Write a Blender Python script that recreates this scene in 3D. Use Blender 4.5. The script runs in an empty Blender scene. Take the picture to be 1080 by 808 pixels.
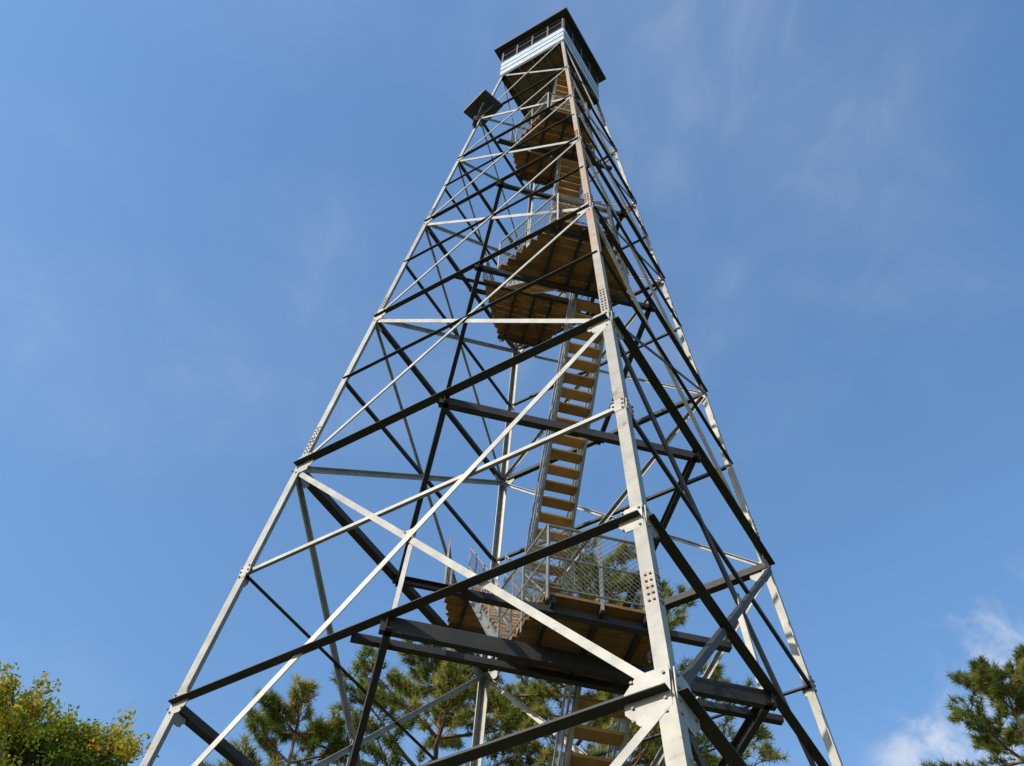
import bpy, math, random
import numpy as np
from mathutils import Vector, Matrix
random.seed(4); rng=np.random.default_rng(7)
G=33.57
scene=bpy.context.scene
# ------------------------------------------------------------------ materials
def new_mat(name):
    m=bpy.data.materials.new(name); m.use_nodes=True
    nt=m.node_tree; b=nt.nodes['Principled BSDF']; return m,nt,b
def noise_ramp(nt,scale,stops,detail=4,coord='Object',rough=.6,stretch=None):
    tc=nt.nodes.new('ShaderNodeTexCoord'); n=nt.nodes.new('ShaderNodeTexNoise')
    n.inputs['Scale'].default_value=scale; n.inputs['Detail'].default_value=detail; n.inputs['Roughness'].default_value=rough
    if stretch:
        mp=nt.nodes.new('ShaderNodeMapping'); mp.inputs['Scale'].default_value=stretch
        nt.links.new(tc.outputs[coord],mp.inputs[0]); nt.links.new(mp.outputs[0],n.inputs['Vector'])
    else: nt.links.new(tc.outputs[coord],n.inputs['Vector'])
    r=nt.nodes.new('ShaderNodeValToRGB'); cr=r.color_ramp
    while len(cr.elements)<len(stops): cr.elements.new(.5)
    for e,(p,c) in zip(cr.elements,stops): e.position=p; e.color=(*c,1) if len(c)==3 else c
    nt.links.new(n.outputs['Fac'],r.inputs[0]); return r.outputs[0],n
def mix(nt,f,a,b,blend='MIX'):
    m=nt.nodes.new('ShaderNodeMix'); m.data_type='RGBA'; m.blend_type=blend
    if isinstance(f,(int,float)): m.inputs[0].default_value=f
    else: nt.links.new(f,m.inputs[0])
    for s,i in ((a,6),(b,7)):
        if isinstance(s,tuple): m.inputs[i].default_value=(*s,1)
        else: nt.links.new(s,m.inputs[i])
    return m.outputs[2]
def island(nt,lo,hi):
    g=nt.nodes.new('ShaderNodeNewGeometry'); r=nt.nodes.new('ShaderNodeValToRGB'); r.color_ramp.elements[0].color=(*lo,1); r.color_ramp.elements[1].color=(*hi,1)
    nt.links.new(g.outputs['Random Per Island'],r.inputs[0]); return r.outputs[0]
def steel(name,lo,hi,rust=.68,rustcol=(.16,.07,.03),metal=.25,rough=.55,rust2=None):
    m,nt,b=new_mat(name)
    c,_=noise_ramp(nt,3.5,[(.28,lo),(.72,hi)],7)
    c=mix(nt,1.0,c,island(nt,(.80,.80,.83),(1.08,1.07,1.04)),'MULTIPLY')
    f,_=noise_ramp(nt,1.7,[(rust,(0,0,0)),(rust+.08,(1,1,1))],7,rough=.72)
    col=mix(nt,f,c,rustcol)
    if rust2:
        g=nt.nodes.new('ShaderNodeNewGeometry'); s=nt.nodes.new('ShaderNodeSeparateXYZ'); nt.links.new(g.outputs['Position'],s.inputs[0])
        mr=nt.nodes.new('ShaderNodeMapRange'); mr.inputs[1].default_value=rust2[0]; mr.inputs[2].default_value=rust2[1]
        nt.links.new(s.outputs['Z'],mr.inputs[0])
        f2,_=noise_ramp(nt,6,[(.38,(0,0,0)),(.6,(1,1,1))],6,stretch=(1,1,.25))
        mm=nt.nodes.new('ShaderNodeMath'); mm.operation='MULTIPLY'; nt.links.new(mr.outputs[0],mm.inputs[0]); nt.links.new(f2,mm.inputs[1])
        col=mix(nt,mm.outputs[0],col,(.29,.17,.095))
    nt.links.new(col,b.inputs['Base Color']); b.inputs['Metallic'].default_value=metal; b.inputs['Roughness'].default_value=rough
    return m
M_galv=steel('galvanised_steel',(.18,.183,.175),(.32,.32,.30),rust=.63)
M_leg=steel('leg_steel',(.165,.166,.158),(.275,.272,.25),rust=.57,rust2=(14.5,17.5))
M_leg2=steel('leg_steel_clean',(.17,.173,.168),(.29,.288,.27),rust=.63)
M_dark=steel('shade_dark_steel',(.016,.016,.018),(.038,.036,.035),rust=.64,rustcol=(.06,.03,.018),metal=.1,rough=.7)  # shade on strut undersides and the N-R face is put into this near-black base
M_bolt=steel('rusty_bolt',(.12,.08,.06),(.22,.16,.12),metal=.2)
M_wire=steel('wire_steel',(.20,.20,.19),(.28,.28,.27),metal=.3)
def wood(name,a,b_,c):
    m,nt,b=new_mat(name)
    col,_=noise_ramp(nt,3,[(.25,a),(.5,b_),(.75,c)],6,stretch=(1.5,1,6))
    col=mix(nt,1.0,col,island(nt,(.55,.53,.52),(1,1,1)),'MULTIPLY')
    nt.links.new(col,b.inputs['Base Color']); b.inputs['Roughness'].default_value=.85
    return m
M_tread=wood('treated_wood_tread',(.48,.25,.09),(.62,.36,.14),(.72,.46,.20))
M_deck=wood('deck_boards',(.19,.09,.035),(.32,.17,.065),(.42,.24,.10))
def plain(name,col,rough=.6,metal=0,var=.2,scale=4):
    m,nt,b=new_mat(name)
    c,_=noise_ramp(nt,scale,[(.3,tuple(x*(1-var) for x in col)),(.7,tuple(min(1,x*(1+var)) for x in col))],4)
    nt.links.new(c,b.inputs['Base Color']); b.inputs['Roughness'].default_value=rough; b.inputs['Metallic'].default_value=metal; return m
M_cab=plain('painted_cab_panel',(.33,.41,.47),.5,var=.2)
M_floor=plain('cab_floor_boards',(.16,.13,.09),.8,var=.3)
M_roof=plain('roof_metal',(.03,.03,.035),.5,.2)
M_glass=plain('window_glass',(.012,.015,.02),.12,0,.1)
M_frame=plain('window_frame',(.045,.04,.035),.6)
M_conc=plain('concrete',(.38,.37,.34),.9,scale=9)
M_solar=plain('solar_cell',(.012,.014,.025),.2,var=.1)
M_solarback=plain('solar_backing',(.02,.02,.02),.6,var=.1)
# ------------------------------------------------------------------ mesh builder
class MB:
    def __init__(s): s.v=[]; s.f=[]
    def add(s,vs,fs):
        o=len(s.v); s.v+= [tuple(x) for x in vs]; s.f+=[tuple(i+o for i in f) for f in fs]
    def prism(s,p0,p1,u,v,prof):
        n=len(prof); vs=[]
        for p in (p0,p1):
            for a,b in prof: vs.append(p+u*a+v*b)
        fs=[tuple(range(n-1,-1,-1)),tuple(range(n,2*n))]
        for i in range(n):
            j=(i+1)%n; fs.append((i,j,n+j,n+i))
        s.add(vs,fs)
    def angle(s,p0,p1,uh,vh,w,t,w2=None,off=0.0):
        d=(p1-p0).normalized(); u=(uh-d*uh.dot(d)).normalized(); v=(vh-d*vh.dot(d)-u*vh.dot(u)).normalized()
        w2=w2 or w; q=v*off
        s.prism(p0+q,p1+q,u,v,[(0,0),(w,0),(w,t),(t,t),(t,w2),(0,w2)])
    def box(s,p0,p1,uh,vh,a,b):
        d=(p1-p0).normalized(); u=(uh-d*uh.dot(d)).normalized(); v=(vh-d*vh.dot(d)-u*vh.dot(u)).normalized()
        s.prism(p0,p1,u,v,[(-a/2,-b/2),(a/2,-b/2),(a/2,b/2),(-a/2,b/2)])
    def chan(s,p0,p1,uh,vh,h,w,t):
        d=(p1-p0).normalized(); u=(uh-d*uh.dot(d)).normalized(); v=(vh-d*vh.dot(d)-u*vh.dot(u)).normalized()
        s.prism(p0,p1,u,v,[(-h/2,0),(h/2,0),(h/2,w),(h/2-t,w),(h/2-t,t),(-h/2+t,t),(-h/2+t,w),(-h/2,w)])
    def tube(s,p0,p1,r,n=6,r1=None,cap=True):
        d=(p1-p0).normalized(); a=Vector((0,0,1)) if abs(d.z)<.9 else Vector((1,0,0))
        u=d.cross(a).normalized(); v=d.cross(u); r1=r if r1 is None else r1
        vs=[p0+(u*math.cos(2*math.pi*i/n)+v*math.sin(2*math.pi*i/n))*r for i in range(n)]
        vs+=[p1+(u*math.cos(2*math.pi*i/n)+v*math.sin(2*math.pi*i/n))*r1 for i in range(n)]
        fs=[(i,(i+1)%n,n+(i+1)%n,n+i) for i in range(n)]
        if cap: fs+=[tuple(range(n-1,-1,-1)),tuple(range(n,2*n))]
        s.add(vs,fs)
    def make(s,name,mat,parent=None,smooth=False):
        me=bpy.data.meshes.new(name); me.from_pydata(s.v,[],s.f); me.update()
        import bmesh
        bm=bmesh.new(); bm.from_mesh(me); bmesh.ops.recalc_face_normals(bm,faces=bm.faces); bm.to_mesh(me); bm.free()
        if smooth: me.polygons.foreach_set('use_smooth',[True]*len(me.polygons))
        o=bpy.data.objects.new(name,me); scene.collection.objects.link(o); me.materials.append(mat)
        if parent: o.parent=parent
        return o
def empty(name,loc=(0,0,0)):
    o=bpy.data.objects.new(name,None); scene.collection.objects.link(o); o.location=loc; return o
# ------------------------------------------------------------------ tower
tower=empty('fire_lookout_tower')
Z=Vector((0,0,1))
lev=dict(z=33.35,y=31.0,x=28.7,a=26.33,b=23.95,c=21.7,d=19.35,e=14.75,f=10.52,g=6.83,h=3.75,t=0.0)
def w(h): return 1.07+.0872*h
CD={'N':Vector((1,0,0)),'L':Vector((0,-1,0)),'B':Vector((-1,0,0)),'R':Vector((0,1,0))}
def P(c,h):
    if isinstance(h,str): h=lev[h]
    v=CD[c]*w(h)*math.sqrt(2); v=v.copy(); v.z=G-h; return v
def face(c1,c2): return (CD[c1]+CD[c2]).normalized()
faces=[('L','N'),('N','R'),('R','B'),('B','L')]
galv=MB(); dark=MB(); gus=MB(); bolts=MB()
for c in 'NLBR':
    mb=MB()
    adj=[f for f in faces if c in f]
    ins=[]
    for f in adj:
        o=f[0] if f[1]==c else f[1]
        ins.append((CD[o]-CD[c]).normalized())
    sec=[('z','a',.165,.015),('a','d',.14,.014),('d','e',.125,.012),('e','f',.115,.011),('f','g',.10,.010),('g','t',.09,.009)]
    for s0,s1,wd,t in sec:
        mb.angle(P(c,s0),P(c,s1),ins[0],ins[1],wd,t)
    mb.make('leg_'+{'N':'front','L':'left','B':'rear','R':'right'}[c],M_leg if c=='N' else M_leg2,tower)
def bolt(p,n,r=.015,l=.016): bolts.tube(p,p+n*l,r,6)
def plate(center,n,tan,up,wd,ht,t=.012,off=.0,nb=(2,3),chamf=.3,bmat=True):
    c=center+n*off
    pr=[(-wd*.5,-ht*.5),(wd*(.5-chamf),-ht*.5),(wd*.5,-ht*(.5-chamf)),(wd*.5,ht*(.5-chamf)),(wd*(.5-chamf),ht*.5),(-wd*.5,ht*.5)]
    gus.prism(c,c+n*t,tan,up,pr)
    for i in range(nb[0]):
        for j in range(nb[1]):
            q=c+tan*wd*(-.38+.7*i/max(1,nb[0]-1))+up*ht*(-.38+.76*j/max(1,nb[1]-1))
            bolt(q+n*t,n)
def lerp(a,b,t): return a+(b-a)*t
def cross(a0,a1,b0,b1):
    d1=a1-a0; d2=b1-b0; r=b0-a0; n=d1.cross(d2)
    t=r.cross(d2).dot(n)/n.dot(n); return a0+d1*t
for (A,B_) in faces:
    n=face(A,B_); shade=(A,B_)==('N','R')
    tan=(CD[B_]-CD[A]).normalized()
    def horiz(l,wd,mb,style,t=.010):
        p0=P(A,l)+tan*.03; p1=P(B_,l)-tan*.03
        if style=='out': mb.angle(p0-n*.03,p1-n*.03,Z,n,wd,t,wd)
        else: mb.angle(p0,p1,Z,-n,wd,t,wd*.8,off=.028)
    def diag(c1,l1,c2,l2,wd,off,t=.009,mb=None):
        mb=mb or galv
        a=P(c1,l1); b=P(c2,l2); d=(b-a).normalized()
        mb.angle(a+d*.1,b-d*.1,-Z,-n,wd,t,wd*.8,off=off)
    for top,mid2,mid1,bot in (('d','c','b','a'),('a','x','y','z')):
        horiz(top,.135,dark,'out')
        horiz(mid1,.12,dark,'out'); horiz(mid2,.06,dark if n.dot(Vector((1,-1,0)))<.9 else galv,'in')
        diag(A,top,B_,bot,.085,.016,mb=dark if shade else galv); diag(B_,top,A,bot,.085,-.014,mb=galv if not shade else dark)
        X=cross(P(A,top),P(B_,bot),P(B_,top),P(A,bot))
        M=lerp(P(A,mid1),P(B_,mid1),.5)
        galv.angle(M+Z*.02,X,tan,-n,.075,.008,off=.04)
        plate(X-tan*0,n,tan,Z,.2,.2,off=-.026,nb=(2,2),chamf=.3,t=.01)
    for bot,top in (('d','e'),('e','f'),('f','g'),('g','h'),('h','t')):
        s={'d':1,'e':.9,'f':.8,'g':.75,'h':.65}[bot]
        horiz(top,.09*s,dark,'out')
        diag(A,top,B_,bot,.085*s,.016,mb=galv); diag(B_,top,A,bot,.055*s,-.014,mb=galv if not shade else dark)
        if bot in 'def':
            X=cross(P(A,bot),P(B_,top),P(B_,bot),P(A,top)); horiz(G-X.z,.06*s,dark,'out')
            plate(X,n,tan,Z,.15*s,.15*s,off=-.026,nb=(1,2),t=.01)
    for l,s in (('a',1.4),('b',.9),('c',.6),('d',1.15),('e',.9),('f',.75),('g',.65),('h',.55)):
        for c,tg in ((A,tan),(B_,-tan)):
            plate(P(c,l)+tg*.165*s,n,tg,Z,.30*s,.36*s,off=.003,nb=(2,4 if s>.9 else 3))
    for c,tg in ((A,tan),(B_,-tan)):
        for hb in (25.2,19.0,18.7,14.4,10.2):
            for k in range(5):
                for i in (.04,.09):
                    h=hb-.09*k; bolt(P(c,h)+tg*i+n*.001,n)
def Mid(A,B_,l): return lerp(P(A,l),P(B_,l),.5)
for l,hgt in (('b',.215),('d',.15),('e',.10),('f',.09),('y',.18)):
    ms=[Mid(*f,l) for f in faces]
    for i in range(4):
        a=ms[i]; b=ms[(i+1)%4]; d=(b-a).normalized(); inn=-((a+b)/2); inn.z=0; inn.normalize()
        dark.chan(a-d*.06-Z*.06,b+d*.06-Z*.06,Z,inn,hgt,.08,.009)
# ------------------------------------------------------------------ landings and stairs
deck=MB(); tread=MB(); sm=MB(); rail=MB(); mesh=MB()
# name:(side,x_in,x_out,half width inner,half width outer,h)
land={
 'x':(-1,2.1,3.5,1.0,.8,28.6),
 'b':(1,1.75,2.98,.90,.62,23.80),
 'd':(-1,2.0,3.2,1.15,.8,19.20),
 'e':(1,1.55,2.85,1.30,.50,14.60),
 'f':(-1,.85,2.35,1.25,.5,10.85),
 'g':(1,.75,1.85,1.05,.5,6.73),
 'h':(-1,.5,1.55,1.0,.45,3.66)}
for k,(sg,xi,xo,yw,yn,h) in land.items():
    z=G-h; xa,xb=sorted((sg*xi,sg*xo))
    nb=int((xb-xa)/.145)
    def hw(x): return yw+(yn-yw)*max(0,(abs(x)-xi)/(xo-xi))
    for i in range(nb):
        x=xa+(i+.5)*(xb-xa)/nb
        yo=hw(x); jit=random.uniform(-.012,.012)
        deck.box(Vector((x,-yo+jit,z)),Vector((x,yo+jit,z)),Z,Vector((1,0,0)),.038,(xb-xa)/nb-random.uniform(.008,.018))
    for y in (-yn*.85,0.02,yn*.85):
        dark.box(Vector((xa+.02,y,z-.07)),Vector((xb-.02,y,z-.07)),Z,Vector((0,1,0)),.09,.05)
    for xx in (sg*xi+sg*.08,sg*xo-sg*.12):
        L=max(hw(xx),w(h)*1.414-abs(xx)-.05)
        dark.angle(Vector((xx,-L,z-.16)),Vector((xx,L,z-.16)),Z,Vector((-sg,0,0)),.085,.008)
    c=[Vector((sg*xi,-yw,z)),Vector((sg*xo,-yn,z)),Vector((sg*xo,yn,z)),Vector((sg*xi,yw,z))]
    H=1.05
    for a,b in zip(c[:-1],c[1:]):
        for hh in (H,.55,.08):
            rail.tube(a+Z*hh,b+Z*hh,.019 if hh==H else .012,6)
        nn=max(1,round((b-a).length/.8))
        for i in range(nn+1):
            p=lerp(a,b,i/nn); rail.angle(p-Z*.1,p+Z*H,(b-a).normalized(),Vector((-sg,0,0)),.035,.006)
        Lh=(b-a).length; d=(b-a)/Lh; sp=.075 if k in 'bdx' else .1; r=.003
        top=H-.02; bot=.08; hgt=top-bot
        s=-hgt
        while s<Lh:
            for sl in (1,-1):
                s0=s; t0=0;t1=1
                if s0<0: t0=-s0/hgt
                if s0+hgt>Lh: t1=(Lh-s0)/hgt
                if t1>t0+.02:
                    z0,z1=(bot+t0*hgt,bot+t1*hgt) if sl==1 else (top-t0*hgt,top-t1*hgt)
                    mesh.tube(a+d*(s0+t0*hgt)+Z*z0,a+d*(s0+t1*hgt)+Z*z1,r,3,cap=False)
            s+=sp
def flight(x0,z0,x1,z1,y,wd=.66):
    a=Vector((x0,y,z0)); b=Vector((x1,y,z1)); d=(b-a).normalized()
    nst=max(3,round((z1-z0)/.235)); Y=Vector((0,1,0))
    for s in (-1,1):
        q=Y*s*(wd/2)
        sm.chan(a+q-Z*.05,b+q-Z*.05,d.cross(Y),Y*s,.15,.045,.008)
        for hh in (.95,.5):
            rail.tube(a+q*1.1+Z*hh,b+q*1.1+Z*hh,.017,6)
        npst=max(2,round((b-a).length/1.3))
        for i in range(npst+1):
            p=lerp(a,b,i/npst)+q*1.1; rail.tube(p-Z*.05,p+Z*.95,.015,5)
        Lh=(b-a).length
        s_=0.0
        while s_<Lh-.3:
            p=a+q*1.1+d*s_
            mesh.tube(p+Z*.08,p+d*.45+Z*.9,.0022,3,cap=False); mesh.tube(p+Z*.9,p+d*.45+Z*.08,.0022,3,cap=False)
            s_+=.16
    for i in range(1,nst):
        p=lerp(a,b,i/nst)
        p=p+Vector((random.uniform(-.006,.006),0,0))
        tread.box(p-Y*(wd/2-.006),p+Y*(wd/2-.006),Z,Vector((1,0,0)),.042,.215)
ks=['x','b','d','e','f','g','h']
for i in range(len(ks)-1):
    k0,k1=ks[i],ks[i+1]; s0,xi0,_,_,_,h0=land[k0]; s1,xi1,_,_,_,h1=land[k1]
    y=.56 if s1==1 else -.42
    if k0=='x': y=.42
    if k0 in 'fgh': y*=.8
    flight(s0*xi0,G-h0,s1*xi1,G-h1,y,.58 if k0 in 'xbde' else .54)
flight(1.2,.1,-2.1,G-28.6,-.45)
flight(-.5,G-3.66,.7,G-.1,.34,.5)
tread.make('stair_treads',M_tread,tower); deck.make('landing_decks',M_deck,tower)
sm.make('stair_stringers',M_galv,tower); rail.make('railings',M_wire,tower); mesh.make('railing_wire_mesh',M_wire,tower)
# ------------------------------------------------------------------ cab
cab=MB(); fl=MB(); fr=MB(); gl=MB(); rf=MB(); cf=MB()
bw=1.10; zf=G-.18
c4=[CD[k]*bw*1.414 for k in 'NRBL']
for i in range(4):
    a=c4[i].copy(); b=c4[(i+1)%4].copy(); n=((a+b)/2).normalized(); d=(b-a).normalized(); L=(b-a).length
    m=(a+b)/2
    for j in range(3):
        z0=zf+.02+j*.36
        cab.box(m-d*L/2+Z*(z0+.18)+n*(.004*j),m+d*L/2+Z*(z0+.18)+n*(.004*j),Z,n,.357,.03)
    for zz in (zf+.385,zf+.745):
        fr.box(m-d*L/2+Z*zz+n*.022,m+d*L/2+Z*zz+n*.022,Z,n,.022,.014)
    z1=zf+1.10; z2=G+1.95
    gl.box(m-d*(L/2-.04)+Z*((z1+z2)/2)-n*.012,m+d*(L/2-.04)+Z*((z1+z2)/2)-n*.012,Z,n,z2-z1,.008)
    for zz,hh in ((z1+.03,.07),(z2-.04,.10),((z1+z2)/2+.05,.03)):
        fr.box(m-d*L/2+Z*zz,m+d*L/2+Z*zz,Z,n,hh,.05)
    for t in (-.49,-.25,0,.25,.49):
        fr.box(m+d*L*t+Z*z1,m+d*L*t+Z*z2,d,n,.055,.056)
    fl.angle(m-d*L/2+Z*(zf-.12),m+d*L/2+Z*(zf-.12),Z,-n,.11,.01)
t1=(CD['N']+CD['R']).normalized(); t2=(CD['R']-CD['N']).normalized()
for i in range(15):
    y=-bw+.07+i*(2*bw-.14)/14
    cf.box(t1*-bw*.98+t2*y+Z*zf,t1*bw*.98+t2*y+Z*zf,Z,t2,.03,(2*bw-.14)/14-.01)
for i in range(5):
    x=-bw*.8+i*bw*.4
    cf.box(t2*-bw*.97+t1*x+Z*(zf-.09),t2*bw*.97+t1*x+Z*(zf-.09),Z,t1,.12,.045)
e=1.32*1.414; ze=G+1.98
ev=[CD[k]*e+Z*ze for k in 'NRBL']; ev2=[CD[k]*e+Z*(ze+.14) for k in 'NRBL']
apex=Z*(ze+.75)
rf.add(ev+ev2+[apex],[(3,2,1,0),(0,1,5,4),(1,2,6,5),(2,3,7,6),(3,0,4,7),(4,5,8),(5,6,8),(6,7,8),(7,4,8)])
rf.tube(apex-Z*.05,apex+Z*.25,.05,8)
cabE=empty('cab'); cabE.parent=tower
cab.make('cab_walls',M_cab,cabE); fr.make('window_frames',M_frame,cabE); gl.make('window_glass',M_glass,cabE); rf.make('roof',M_roof,cabE); fl.make('cab_sill',M_dark,cabE); cf.make('cab_floor',M_floor,cabE)
# solar panel on left leg
sp=MB(); spf=MB(); spb=MB()
pc=P('L',4.3)+Vector((.1,.12,1.0)); nrm=Vector((.10,-.45,.88)).normalized(); hx=Vector((1,.75,0)); hx=(hx-nrm*hx.dot(nrm)).normalized(); hy=nrm.cross(hx)
sp.box(pc-hx*.40,pc+hx*.40,hy,nrm,.80,.03)
spb.box(pc-hx*.395-nrm*.022,pc+hx*.395-nrm*.022,hy,nrm,.79,.008)
for s in (-1,1):
    spf.box(pc-hx*.43+hy*.41*s,pc+hx*.43+hy*.41*s,hy,nrm,.03,.05); spf.box(pc+hx*.42*s-hy*.39,pc+hx*.42*s+hy*.39,hx,nrm,.03,.045)
spf.tube(pc-nrm*.03,P('L',4.3),.03); spf.tube(pc-nrm*.03-hy*.2,P('L',4.0)+Vector((0,.05,0)),.02)
spf.tube(P('L',4.6),P('L',4.6)+Vector((.75,.1,.02)),.03); spf.box(P('L',4.6)+Vector((.2,0,-.1)),P('L',4.6)+Vector((.2,0,.15)),Vector((1,0,0)),Vector((0,1,0)),.2,.12)
so=empty('solar_panel'); so.parent=tower
sp.make('cells',M_solar,so); spb.make('backing',M_solarback,so); spf.make('frame',M_frame,so)
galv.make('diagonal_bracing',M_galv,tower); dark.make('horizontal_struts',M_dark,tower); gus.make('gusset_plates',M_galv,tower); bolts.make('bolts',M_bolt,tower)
ft=MB()
for c in 'NLBR':
    p=P(c,33.35); p.z=0
    ft.tube(p-Z*.3,p+Z*.24,.45,16,.38)
ft.make('concrete_footings',M_conc,tower)
# ------------------------------------------------------------------ ground
gm,nt,b=new_mat('grass')
c1,_=noise_ramp(nt,.35,[(.3,(.07,.08,.025)),(.55,(.13,.125,.045)),(.75,(.21,.165,.08))],8)
c2,_=noise_ramp(nt,14,[(.3,(.55,.55,.55)),(.7,(1,1,1))],5)
nt.links.new(mix(nt,1.0,c1,c2,'MULTIPLY'),b.inputs['Base Color']); b.inputs['Roughness'].default_value=.95
g=MB(); S=3000; g.add([(-S,-S,0),(S,-S,0),(S,S,0),(-S,S,0)],[(0,1,2,3)]); g.make('ground',gm)
# ------------------------------------------------------------------ trees
def foliage_mat(name,ramp,trans=.35):
    m=bpy.data.materials.new(name); m.use_nodes=True; nt=m.node_tree; nt.nodes.clear()
    at=nt.nodes.new('ShaderNodeAttribute'); at.attribute_name='tone'
    r=nt.nodes.new('ShaderNodeValToRGB'); cr=r.color_ramp
    while len(cr.elements)<len(ramp): cr.elements.new(.5)
    for e_,(p,c) in zip(cr.elements,ramp): e_.position=p; e_.color=(*c,1)
    nt.links.new(at.outputs['Fac'],r.inputs[0])
    d=nt.nodes.new('ShaderNodeBsdfDiffuse'); t=nt.nodes.new('ShaderNodeBsdfTranslucent'); mx=nt.nodes.new('ShaderNodeMixShader'); mx.inputs[0].default_value=trans
    o=nt.nodes.new('ShaderNodeOutputMaterial')
    nt.links.new(r.outputs[0],d.inputs[0]); nt.links.new(r.outputs[0],t.inputs[0]); nt.links.new(d.outputs[0],mx.inputs[1]); nt.links.new(t.outputs[0],mx.inputs[2]); nt.links.new(mx.outputs[0],o.inputs[0])
    return m
M_needle=foliage_mat('pine_needles',[(0,(.09,.13,.03)),(.5,(.25,.27,.06)),(.85,(.44,.38,.10)),(1,(.58,.38,.13))])
M_leaf=foliage_mat('autumn_leaves',[(0,(.09,.14,.02)),(.5,(.21,.26,.035)),(.75,(.40,.36,.04)),(.92,(.62,.36,.03)),(1,(.62,.20,.03))],.45)
M_bark=plain('pine_bark',(.20,.12,.08),.95,var=.4,scale=8)
M_bark2=plain('grey_bark',(.17,.15,.13),.95,var=.4,scale=8)
def tri_mesh(name,V,tone,mat,parent,k=3):
    n=len(V)//k; me=bpy.data.meshes.new(name)
    me.vertices.add(len(V)); me.vertices.foreach_set('co',V.astype(np.float32).ravel())
    me.loops.add(len(V)); me.loops.foreach_set('vertex_index',np.arange(len(V),dtype=np.int32))
    me.polygons.add(n); me.polygons.foreach_set('loop_start',np.arange(0,len(V),k,dtype=np.int32))
    a=me.attributes.new('tone','FLOAT','FACE'); a.data.foreach_set('value',tone.astype(np.float32))
    me.update(calc_edges=True); me.validate()
    me.materials.append(mat); o=bpy.data.objects.new(name,me); scene.collection.objects.link(o); o.parent=parent; return o
def norm(a): return a/np.linalg.norm(a,axis=-1,keepdims=True)
def tufts(C,A,tone,nn,ln,wd):
    n=len(C); Cc=np.repeat(C,nn,0); Aa=np.repeat(A,nn,0)
    D=norm(Aa*.75+norm(rng.normal(size=(n*nn,3)))*1.0)
    base=Cc-Aa*rng.uniform(0,.13,(n*nn,1)); L=ln*rng.uniform(.7,1.15,(n*nn,1))
    S_=norm(np.cross(D,rng.normal(size=(n*nn,3))))*wd
    V=np.empty((n*nn,3,3)); V[:,0]=base-S_; V[:,1]=base+S_; V[:,2]=base+D*L
    T=np.clip(np.repeat(tone,nn)+rng.normal(0,.06,n*nn),0,1)
    return V.reshape(-1,3),T
def pine(x,y,H,R,cb=.35,dens=1.0,seed=1,fast=2.0):
    random.seed(seed)
    root=empty('pine_tree',(x,y,0)); tr=MB(); C=[];A=[];T=[]
    pts=[Vector((0,0,-.2))]; N=9; bend=Vector((random.uniform(-.4,.4),random.uniform(-.4,.4),0))
    for i in range(1,N+1):
        t=i/N; pts.append(Vector((bend.x*math.sin(t*3),bend.y*math.sin(t*2.4),H*.985*t)))
    r0=H*.012
    for i in range(N): tr.tube(pts[i],pts[i+1],r0*(1-i/N)+.02,10,r0*(1-(i+1)/N)+.02,cap=False)
    def tp(t):
        f=t*N; i=min(N-1,int(f)); return lerp(pts[i],pts[i+1],f-i)
    t=cb
    while t<.985:
        prof=min(1,((1-t)/(1-cb))*fast+.14)**.8
        nb=random.randint(4,6); a0=random.uniform(0,6.28)
        for k in range(nb):
            if random.random()<.15: continue
            az=a0+k*6.283/nb+random.uniform(-.3,.3); L=R*prof*random.uniform(.6,1.12)+.25
            d=Vector((math.cos(az),math.sin(az),random.uniform(-.05,.25)+.4*(t>.88)))
            p=tp(t); seg=6; rr=.012+.012*L
            lat=Vector((-math.sin(az),math.cos(az),0)); cur=p.copy(); btone=random.gauss(.47,.18)
            for s in range(seg):
                f=(s+1)/seg
                nd=d+Z*(-.18*math.sin(f*3)+.35*f*f)+lat*random.uniform(-.15,.15)
                nx=cur+nd.normalized()*L/seg
                tr.tube(cur,nx,rr*(1-s/seg)+.006,5,rr*(1-(s+1)/seg)+.006,cap=False)
                if f>.25:
                    for q in range(int(round((2+2*f)*dens))):
                        sd=(1 if q%2 else -1); sl=L*.30*random.uniform(.3,1.1)*(1.25-f*.7)+.12
                        sdv=(nd.normalized()*.7+lat*sd*random.uniform(.4,1.1)+Z*random.uniform(0,.5)).normalized()
                        st=lerp(cur,nx,random.random()); en=st+sdv*sl
                        tr.tube(st,en,.011,3,.005,cap=False)
                        tone=btone+random.gauss(0,.12)
                        nt_=2+int(sl/.16)
                        for u in range(nt_):
                            ff=1-u*.6/nt_
                            off=Vector((random.uniform(-1,1),random.uniform(-1,1),random.uniform(-.3,1)))*.09*(u>0)
                            C.append(lerp(st,en,ff)+off); A.append((sdv+Z*.45).normalized()); T.append(tone-.15*(u>1))
                cur=nx
            C.append(cur);A.append((d+Z).normalized());T.append(.5)
        t+=random.uniform(.027,.042)*(18/H)**.5
    for q in range(5): C.append(tp(1)+Z*(q*.1)); A.append(Z); T.append(.5)
    C=np.array([tuple(c) for c in C]);A=np.array([tuple(c) for c in A]);T=np.array(T)
    V,TT=tufts(C,A,T,28,.20,.009)
    tr.make('trunk_and_limbs',M_bark,root,True)
    tri_mesh('needles',V,TT,M_needle,root)
    return len(C)
n1=pine(-7.7,3.4,21.6,3.2,.42,seed=11,fast=3.0,dens=1.1)
n2=pine(-8.4,-.2,18.3,3.3,.42,seed=12,fast=2.8,dens=1.15)
n3=pine(-7.6,-3.2,16.0,1.9,.42,seed=13)
n4=pine(-6.9,13.9,19.9,2.8,.42,seed=15,fast=2.8,dens=1.2)
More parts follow.
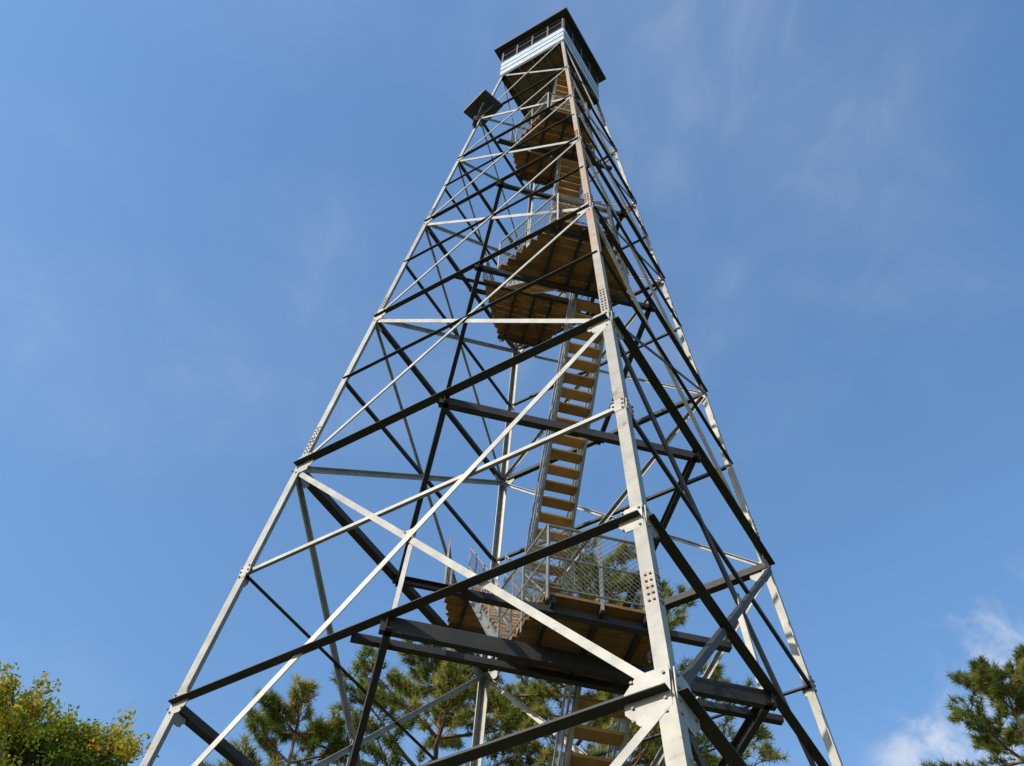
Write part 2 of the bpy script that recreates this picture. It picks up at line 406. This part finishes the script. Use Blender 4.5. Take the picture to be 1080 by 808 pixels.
def leafy(x,y,H,R,seed=5):
    random.seed(seed)
    root=empty('deciduous_tree',(x,y,0)); tr=MB(); C=[]
    top=Vector((.2,.1,H*.62)); base=Vector((0,0,-.2))
    tr.tube(base,lerp(base,top,.5),.24,10,.19,cap=False); tr.tube(lerp(base,top,.5),top,.19,10,.12,cap=False)
    lobes=[]
    for i in range(40):
        az=random.uniform(0,6.28); f=random.random(); zz=H*.5+f*(H*.46); rad=R*math.sqrt(max(.02,1-((f-.35)/.72)**2))*random.uniform(.25,1)
        lobes.append((Vector((rad*math.cos(az),rad*math.sin(az),zz)),random.uniform(.65,1.25)))
    for c,r in lobes:
        st=lerp(base,top,min(1,max(.55,(c.z-2.5)/top.z))); mid=lerp(st,c,.5)+Vector((random.uniform(-.3,.3),random.uniform(-.3,.3),-.25))
        tr.tube(st,mid,.07,6,.045,cap=False); tr.tube(mid,c,.045,6,.02,cap=False)
        for j in range(26):
            v=Vector((random.gauss(0,1),random.gauss(0,1),random.gauss(0,.8))).normalized()
            e_=c+v*r*random.uniform(.6,1.15)
            tr.tube(c,e_,.014,3,.005,cap=False)
            for q in range(5):
                pp=lerp(c,e_,random.uniform(.45,1.05)); C.append((pp.x,pp.y,pp.z,c.x*.7+c.y*.5+c.z))
    C=np.array(C); 
    ph=C[:,3]; C=C[:,:3]
    tone=np.clip(.42+.24*np.sin(ph*2.1)+rng.normal(0,.15,len(C)),0,1)
    nn=15; Cc=np.repeat(C,nn,0)+rng.normal(0,.11,(len(C)*nn,3)); n=len(Cc)
    D=norm(rng.normal(size=(n,3))+np.array([0,0,-.3])); S_=norm(np.cross(D,rng.normal(size=(n,3))))
    L=rng.uniform(.04,.075,(n,1)); V=np.empty((n,4,3)); V[:,0]=Cc-D*L; V[:,1]=Cc+S_*L*.6; V[:,2]=Cc+D*L; V[:,3]=Cc-S_*L*.6
    tri_mesh('leaves',V.reshape(-1,3),np.clip(np.repeat(tone,nn)+rng.normal(0,.1,n),0,1),M_leaf,root,4)
    tr.make('trunk_and_limbs',M_bark2,root,True)
leafy(-13.7,-9.4,18.6,3.9)
print('tufts',n1,n2,n3,n4)
# ------------------------------------------------------------------ sky, sun
sunv=Vector((.42,-.91,0)).normalized(); el=math.radians(34)
wd=bpy.data.worlds.new('World'); scene.world=wd; wd.use_nodes=True; nt=wd.node_tree
bg=nt.nodes['Background']; sky=nt.nodes.new('ShaderNodeTexSky'); sky.sky_type='NISHITA'; sky.sun_disc=False
sky.sun_elevation=el; sky.sun_rotation=math.atan2(sunv.x,sunv.y); sky.air_density=1.3; sky.dust_density=.8; sky.ozone_density=2.6
hs=nt.nodes.new('ShaderNodeHueSaturation'); hs.inputs['Saturation'].default_value=1.15; hs.inputs['Value'].default_value=1.65
nt.links.new(sky.outputs[0],hs.inputs['Color'])
tc=nt.nodes.new('ShaderNodeTexCoord')
def wnoise(scale,stretch,lo,hi,detail=8,loc=(0,0,0),dist=0.4,rough=.55,rot=(.3,.5,.6)):
    mp=nt.nodes.new('ShaderNodeMapping'); mp.inputs['Scale'].default_value=stretch; mp.inputs['Location'].default_value=loc; mp.inputs['Rotation'].default_value=rot
    n=nt.nodes.new('ShaderNodeTexNoise'); n.inputs['Scale'].default_value=scale; n.inputs['Detail'].default_value=detail; n.inputs['Roughness'].default_value=rough; n.inputs['Distortion'].default_value=dist
    r=nt.nodes.new('ShaderNodeMapRange'); r.inputs[1].default_value=lo; r.inputs[2].default_value=hi; r.interpolation_type='SMOOTHSTEP'
    nt.links.new(tc.outputs['Generated'],mp.inputs[0]); nt.links.new(mp.outputs[0],n.inputs['Vector']); nt.links.new(n.outputs['Fac'],r.inputs[0]); return r.outputs[0]
def math_(op,a,b):
    m=nt.nodes.new('ShaderNodeMath'); m.operation=op
    for i,s in enumerate((a,b)):
        if isinstance(s,(int,float)): m.inputs[i].default_value=s
        else: nt.links.new(s,m.inputs[i])
    return m.outputs[0]
f1=wnoise(2.0,(1,1,1.6),.40,.85,3)                       # broad veil
f2=wnoise(7,(1,1.9,2.6),.42,.82,8,dist=.6,rough=.6)      # wisps
f=math_('ADD',math_('MULTIPLY',f1,.15),math_('MULTIPLY',math_('MULTIPLY',f1,f2),.26))
c=mix(nt,f,hs.outputs[0],(5.2,5.6,6.2))
# two small fair-weather clouds low on the right-hand side of the sky
f3=wnoise(13,(1,1,1.3),.44,.72,8,dist=.4,rough=.62)
def blob(dv,lo,hi):
    vm=nt.nodes.new('ShaderNodeVectorMath'); vm.operation='DOT_PRODUCT'; vm.inputs[1].default_value=Vector(dv).normalized()
    nt.links.new(tc.outputs['Generated'],vm.inputs[0])
    r=nt.nodes.new('ShaderNodeMapRange'); r.inputs[1].default_value=lo; r.inputs[2].default_value=hi; r.interpolation_type='SMOOTHSTEP'
    nt.links.new(vm.outputs['Value'],r.inputs[0]); return r.outputs[0]
bl=math_('ADD',math_('MULTIPLY',blob((-.662,.51,.525),.9965,.9998),.75),math_('MULTIPLY',blob((-.575,.555,.60),.996,.9995),.5))
bl=math_('MINIMUM',math_('MULTIPLY',bl,f3),1.0)
c=mix(nt,bl,c,(6.0,6.1,6.4))
nt.links.new(c,bg.inputs[0]); bg.inputs[1].default_value=.14
sl=bpy.data.lights.new('sun','SUN'); sl.energy=5.0; sl.angle=math.radians(.5); sl.color=(1,.90,.74)
so=bpy.data.objects.new('sun',sl); scene.collection.objects.link(so)
sd=Vector((sunv.x*math.cos(el),sunv.y*math.cos(el),math.sin(el))); so.rotation_euler=sd.to_track_quat('Z','Y').to_euler(); so.location=sd*100
# ------------------------------------------------------------------ camera
cam=bpy.data.cameras.new('camera'); co=bpy.data.objects.new('camera',cam); scene.collection.objects.link(co); scene.camera=co
cam.sensor_fit='HORIZONTAL'; cam.sensor_width=36; cam.lens=37.64; cam.clip_end=9000
rx=Vector((.24012,.97001,.03784)).normalized(); rz=Vector((-.57103,.10962,.81357)).normalized(); ry=rz.cross(rx).normalized(); rx=ry.cross(rz)
m=Matrix(((rx.x,-ry.x,-rz.x,11.318),(rx.y,-ry.y,-rz.y,-2.75),(rx.z,-ry.z,-rz.z,G-31.968),(0,0,0,1)))
co.matrix_world=m
scene.view_settings.view_transform='Standard'; scene.view_settings.look='None'; scene.view_settings.exposure=0
